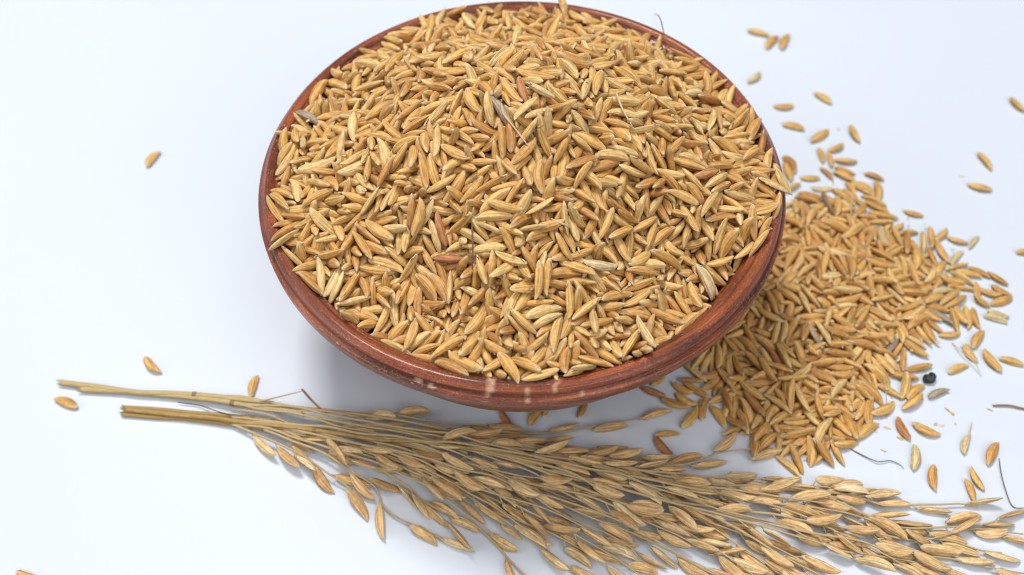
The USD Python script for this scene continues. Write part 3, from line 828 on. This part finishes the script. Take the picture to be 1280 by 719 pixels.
def mass(path, idx, c, a, s, roll, tone, label, kinds=COARSE, category="rice grain"):
    V, F, T, Q, k = [], [], [], [], 0
    for i in idx:
        v, f, st = grain_mesh(kinds, i, c[i], a[i], s[i], roll[i])
        V.append(v); F.append(f + k); T.append(st); Q.append(np.full(len(v), tone[i])); k += len(v)
    return data(put(path, np.vstack(V), np.vstack(F), LOOSE, np.vstack(T), tone=np.concatenate(Q)), label, category, kind="stuff")


# grains of the heap that stand out: the one nearest to each of these pixels
px, py, _ = project(bc[top_b])
special = {}
for x, y, m, lab in [(536, 302, RED, "reddish brown grain on the bowl's heap, upper of a red pair left of centre"),
                     (546, 316, RED, "dark reddish grain on the bowl's heap, lower of a red pair left of centre"),
                     (659, 70, RED, "pinkish brown rice grain near the top of the heap in the bowl"),
                     (893, 205, RED, "reddish rice grain high on the right side of the heap in the bowl"),
                     (638, 132, GREY, "greyish rice grain just below the top of the heap in the bowl"),
                     (382, 150, GREY, "greyish brown rice grain on the upper left of the heap in the bowl"),
                     (774, 334, CHAFF, "pale yellow rice grain on the right front of the heap in the bowl"),
                     (660, 104, CHAFF, "pale cream rice grain standing out near the top of the heap in the bowl"),
                     (922, 362, CHAFF, "pale yellow rice grain at the bowl's right front lip")]:
    k = int(np.argmin([(px[i] - x) ** 2 + (py[i] - y) ** 2 + (1e9 if top_b[i] in special else 0) for i in range(len(top_b))]))
    special[top_b[k]] = (m, lab)
for n, i in enumerate(top_b):
    m, lab = special.get(i, (LOOSE, None))
    empty = rng.uniform() < .14 and lab is None
    individual("rice_grain", bc[i], ba[i], bs[i], b_roll[i], n, m, tone_b[i] if not empty else .88, lab or "golden unhusked rice grain lying on the heap in the clay bowl", group=None if lab else "rice grains on the heap in the bowl", sq=(.95, .7) if empty else (1, 1))
rest = np.setdiff1d(np.arange(len(bc)), top_b)
mass("/World/bowl_rice_heap", rest, bc, ba, bs, b_roll, tone_b, "mass of golden unhusked rice grains filling the clay bowl")

for n, i in enumerate(top_s):
    m, lab = special_s.get(int(i), (LOOSE, None))
    individual("rice_grain", sc_[i], sa_[i], ss_[i], s_roll[i], n + 5, m, tone_s[i], lab or "golden unhusked rice grain in the heap spilt right of the bowl", group=None if lab else "rice grains in the spilt heap")
rest = np.setdiff1d(np.arange(n1), top_s)
mass("/World/spilt_rice_heap", rest, sc_, sa_, ss_, s_roll, tone_s, "lower layer of golden rice grains spilt beside the bowl")

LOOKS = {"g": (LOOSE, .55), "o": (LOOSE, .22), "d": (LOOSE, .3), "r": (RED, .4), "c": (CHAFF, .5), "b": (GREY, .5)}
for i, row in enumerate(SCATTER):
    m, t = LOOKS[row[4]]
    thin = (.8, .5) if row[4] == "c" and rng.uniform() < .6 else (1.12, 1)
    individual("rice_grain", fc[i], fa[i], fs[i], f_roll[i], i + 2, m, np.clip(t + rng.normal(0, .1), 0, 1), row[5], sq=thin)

# chaff: little pale scales and splinters that came off the husks
def flakes(path, spots, label, seed):
    r = np.random.default_rng(seed)
    V, F, T, Q, k = [], [], [], [], 0
    for p in spots:
        L, w = r.uniform(.7, 2.6), r.uniform(.15, .5)
        x = np.linspace(-.5, .5, 6)
        half = w * np.sqrt(np.clip(1 - (2 * x) ** 2, .02, 1))
        arch = .25 * w * (1 - (2 * x) ** 2)
        top_ = np.concatenate([np.stack([x * L, half, arch], -1), np.stack([x * L, -half, arch], -1)])
        v = np.vstack([top_, top_ - [0, 0, .07]])
        q = []
        for i in range(5):
            q += [[i, i + 1, 7 + i], [i, 7 + i, 6 + i], [12 + i, 19 + i, 13 + i], [12 + i, 18 + i, 19 + i], [i, 12 + i, 13 + i], [i, 13 + i, i + 1], [6 + i, 7 + i, 19 + i], [6 + i, 19 + i, 18 + i]]
        ax = np.array([math.cos(t := r.uniform(0, 6.3)), math.sin(t), p[3] * r.normal(0, .5)])
        v = v @ frame(ax[None], np.array([p[3] * r.normal(0, .6)]))[0].T + p[:3]
        V.append(v); F.append(np.array(q)[:, ::-1] + k); T.append(np.column_stack([np.full(24, .5), np.linspace(0, 1, 24)])); Q.append(np.full(24, r.uniform())); k += 24
    return data(put(path, np.vstack(V), np.vstack(F), CHAFF, np.vstack(T), tone=np.concatenate(Q)), label, "chaff", kind="stuff")


r = np.random.default_rng(77)
spots = []
for _ in range(90):
    a_, d_ = r.uniform(0, 6.3), 60 * math.sqrt(r.uniform())
    x_, y_, _z = project([d_ * math.cos(a_), d_ * math.sin(a_), heap_z(np.array([d_ * math.cos(a_)]), np.array([d_ * math.sin(a_)]))[0]])
    spots.append(np.r_[surface_at(float(x_), float(y_), .15), 1])
flakes("/World/chaff_on_heap", spots, "small pale husk flakes caught between grains in the bowl", 1)
spots = []
for _ in range(110):
    x_, y_ = r.normal(1075, 85), r.normal(420, 90)
    if 930 < x_ < 1275 and y_ < 590:
        spots.append(np.r_[surface_at(x_, y_, .12), .6])
spots = [p if p[2] > .9 else np.r_[p[:2], .1, 0] for p in spots]
flakes("/World/chaff_on_table", spots, "small pale husk flakes in and around the spilt heap", 2)

# panicles
PLAB = ["rice panicle on the longest straw stalk, its ears nearest the bowl",
        "rice panicle on the second upper stalk, its ears reaching the right edge",
        "rice panicle on the back stalk of the lower bundle, ears in mid sheaf",
        "rice panicle on the front stalk of the lower bundle, drooping ears at bottom left",
        "rice panicle on the top stalk of the lower bundle, ears over the others"]
for pn, pd in P.items():
    root = UsdGeom.Xform.Define(stage, path_for("rice_panicle"))
    rp = str(root.GetPath())
    data(root.GetPrim(), PLAB[pn], "rice panicle", "dried rice panicles laid together in front of the bowl")
    line = spline([at(x, y, z) for x, y, z in pd["stalk"]], 1.2)
    s = np.linspace(0, 1, len(line))
    r = np.random.default_rng(pn + 40)
    wob = np.stack([noise(np.stack([s * 14, 0 * s + pn, 0 * s + k], -1), 9) for k in range(3)], -1) - .5
    line = line + wob * [[.5, .8, .4]]
    rad = np.interp(s, [0, .32, .5, 1], [pd["r"], pd["r"] * .9, pd["r"] * .5, .22])
    node = .24 + .02 * pn
    rad = rad * (1 + .18 * np.exp(-((s - node) / .006) ** 2))
    v, f, st = tube(line, rad, 9, seed=pn)
    for k_ in range(7):                                 # fibres that stand out of the cut end
        a_ = 6.28 * k_ / 7 + pn
        d_ = line[0] - line[3]; d_ /= np.linalg.norm(d_)
        n_ = np.cross(d_, [0, 0, 1.0])
        o_ = line[0] + (n_ * math.cos(a_) + np.array([0, 0, math.sin(a_)])) * rad[0] * .8
        v2, f2, st2 = tube(np.array([o_ - d_ * .8, o_ + d_ * r.uniform(.2, .7), o_ + d_ * r.uniform(.8, 1.5) + [0, r.normal(0, .2), r.uniform(0, .2)]]), [.17, .14, .05], 4)
        f = np.vstack([f, f2 + len(v)]); st = np.vstack([st, st2]); v = np.vstack([v, v2])
    put(rp + "/stalk", v, f, STRAW if pd["mat"] == "a" else STRAWB, st)
    for at_s in (node, node + .13):                    # the dark joint rings of the straw
        k0 = int(at_s * len(line))
        v, f, st = tube(line[k0:k0 + 2] , [rad[k0] * 1.1, rad[k0] * 1.05], 9, seed=pn)
        put(path_for("joint", rp), v, f, JOINT, st)
    for bi in [i for i, b in enumerate(B) if b[0] == pn]:
        bl = blines[bi]
        u = np.linspace(0, 1, len(bl))
        parts = [tube(bl, np.interp(u, [0, 1], [.42, .21]), 6)]
        idx = np.flatnonzero(eb == bi)
        for i in idx:                                   # foot-stalks of the grains
            foot = ec[i] - ea[i] * 4.4 * es[i]
            mid = (ebase[i] + foot) / 2 + [0, 0, .15]
            parts.append(tube(spline([ebase[i], mid, foot + ea[i] * .3], .6), .17, 5))
        k, V, F, S = 0, [], [], []
        for a, b, c in parts:
            V.append(a); F.append(b + k); S.append(c); k += len(a)
        bp = path_for("branch", rp)
        put(bp, np.vstack(V), np.vstack(F), TWIG, np.vstack(S))
        rr_ = np.random.default_rng(500 + bi)
        for i in idx:
            flat = rr_.uniform() < .18
            v, f, st = grain_mesh(EARS, int(rr_.integers(100)), ec[i], ea[i], es[i], rr_.uniform(0, 6.3), (1.04, .6) if flat else (.94, .82))
            put(path_for("grain", bp), v, f, EAR, st, tone=float(np.clip(rr_.beta(2.4, 2.2) + (.15 if flat else 0), 0, 1)))


# straws, fibres, awns
def fibre(name, pts, radius, material, label, category, on_heap=False, taper=True):
    if on_heap:
        p = [surface_at(x, y, l) for x, y, l in pts]
    else:
        p = [at(x, y, z) for x, y, z in pts]
    line = spline(p, .5)
    u = np.linspace(0, 1, len(line))
    rad = radius * (np.interp(u, [0, .1, .8, 1], [.7, 1, .8, .35]) if taper else 1)
    v, f, st = tube(line, rad, 6)
    return data(put(path_for(name), v, f, material, st), label, category)


fibre("plant_fibre", [(1063, 561, .3), (1080, 570, .5), (1097, 577, .9), (1113, 576, .6), (1125, 581, .4), (1130, 586, .3)], .17, DARKF, "dark thin wavy fibre on the white surface below the spilt heap", "plant fibre")
fibre("plant_fibre", [(1249, 573, .3), (1251, 589, .5), (1256, 609, .6), (1266, 633, .4), (1283, 635, .3)], .17, DARKF, "dark kinked fibre at the right edge beside the panicle tips", "plant fibre")
fibre("straw_bit", [(1241, 507, .5), (1262, 507, .7), (1280, 511, .6), (1300, 514, .5)], .34, BROWNF, "brown straw bit cut off by the right edge of the photo", "straw")
fibre("plant_fibre", [(1190, 428, .4), (1203, 441, 1.6), (1218, 453, 2.2), (1227, 471, .4)], .17, PALEF, "pale fibre lying across a single grain right of the spilt heap", "plant fibre")
fibre("plant_fibre", [(1105, 470, 4), (1108, 497, .6), (1109, 525, .3)], .15, PALEF, "short pale fibre hanging down off the lower edge of the spilt heap", "plant fibre")
fibre("awn", [(1211, 541, 1.0), (1213, 535, .8), (1215, 528, .5)], .2, PALEF, "pale awn at the tip of a thin husk at right", "awn")
fibre("straw_bit", [(1028, 243, .8), (1034, 256, .8), (1043, 272, .9)], .8, BROWNF, "short thick brown stem at the back edge of the spilt heap", "straw", True)
fibre("plant_fibre", [(1065, 240, .8), (1063, 262, 1.2), (1061, 288, .6)], .2, PALEF, "pale fibre standing at the back edge of the spilt heap", "plant fibre", True)
fibre("plant_fibre", [(627, 132, .6), (630, 146, .8), (645, 165, .8), (661, 185, .4)], .26, PALEF, "pale fibre on the heap in the bowl, below the top", "plant fibre", True)
fibre("plant_fibre", [(612, 82, .4), (621, 71, .9), (631, 60, .5)], .26, PALEF, "short pale fibre at the very top of the heap in the bowl", "plant fibre", True)
fibre("plant_fibre", [(689, 275, .4), (708, 285, .9), (726, 294, .9), (757, 289, .5)], .26, PALEF, "bent pale fibre in the middle of the heap in the bowl", "plant fibre", True)
fibre("plant_fibre", [(726, 296, .6), (710, 310, .8), (692, 327, .5)], .24, PALEF, "pale fibre branching down from the bent one on the heap in the bowl", "plant fibre", True)
fibre("plant_fibre", [(590, 279, .5), (591, 315, .9), (590, 358, .5)], .2, DARKF, "dark upright fibre on the front of the heap in the bowl", "plant fibre", True)
fibre("plant_fibre", [(530, 395, .5), (553, 384, .9), (575, 376, .5)], .2, BROWNF, "brown hair-like fibre low on the front of the heap in the bowl", "plant fibre", True)
fibre("awn", [(830, 45, .6), (823, 32, 3), (818, 17, 6)], .2, BROWNF, "dark awn sticking up from the upper right of the heap in the bowl", "awn", True)
fibre("plant_fibre", [(770, 118, .5), (778, 140, .9), (790, 160, .6)], .3, PALEF, "pale fibre on the upper right slope of the heap in the bowl", "plant fibre", True)
# straw shreds that stick out of the stalks
fibre("straw_shred", [(325, 502, 4), (345, 497, 6), (378, 489, 8)], .26, STRAW, "straw shred sticking up between upper stalks and bowl", "straw")
fibre("straw_shred", [(377, 486, 9), (392, 503, 6), (412, 521, 5)], .36, BROWNF, "brown shred crossing down over the upper stalks", "straw")
fibre("straw_shred", [(222, 503, 1), (250, 507, 1), (282, 517, 2.4), (320, 520, 4)], .2, DARKF, "thin dark wisp between upper stalks and lower bundle", "straw")
fibre("straw_shred", [(290, 512, 3), (325, 516, 4), (345, 522, 4.6), (372, 535, 4)], .28, TWIG, "pale wisp bridging the two bundles of stalks", "straw")

# black seed: a shrivelled bean-like lump
import trimesh
sp = trimesh.creation.icosphere(3, 1.0)
v = np.array(sp.vertices)
v = v * [2.1, 1.5, 1.2]
v *= (.8 + .5 * fbm(v * .9 + 4, 3, 6))[:, None]
v[:, 1] -= .9 * np.exp(-((v[:, 0] - .3) / .5) ** 2) * (v[:, 1] > 0) * 1.0
p0 = at(1162, 473, 1.0)
th = .5
R = np.array([[math.cos(th), -math.sin(th), 0], [math.sin(th), math.cos(th), 0], [0, 0, 1]])
v = v @ R.T
v[:, 2] -= v[:, 2].min()
v += [p0[0], p0[1], 0]
data(put("/World/black_seed", v, np.array(sp.faces), SEED, origin=(p0[0], p0[1], 0)), "small black shrivelled seed on the white surface right of the spilt heap", "seed")
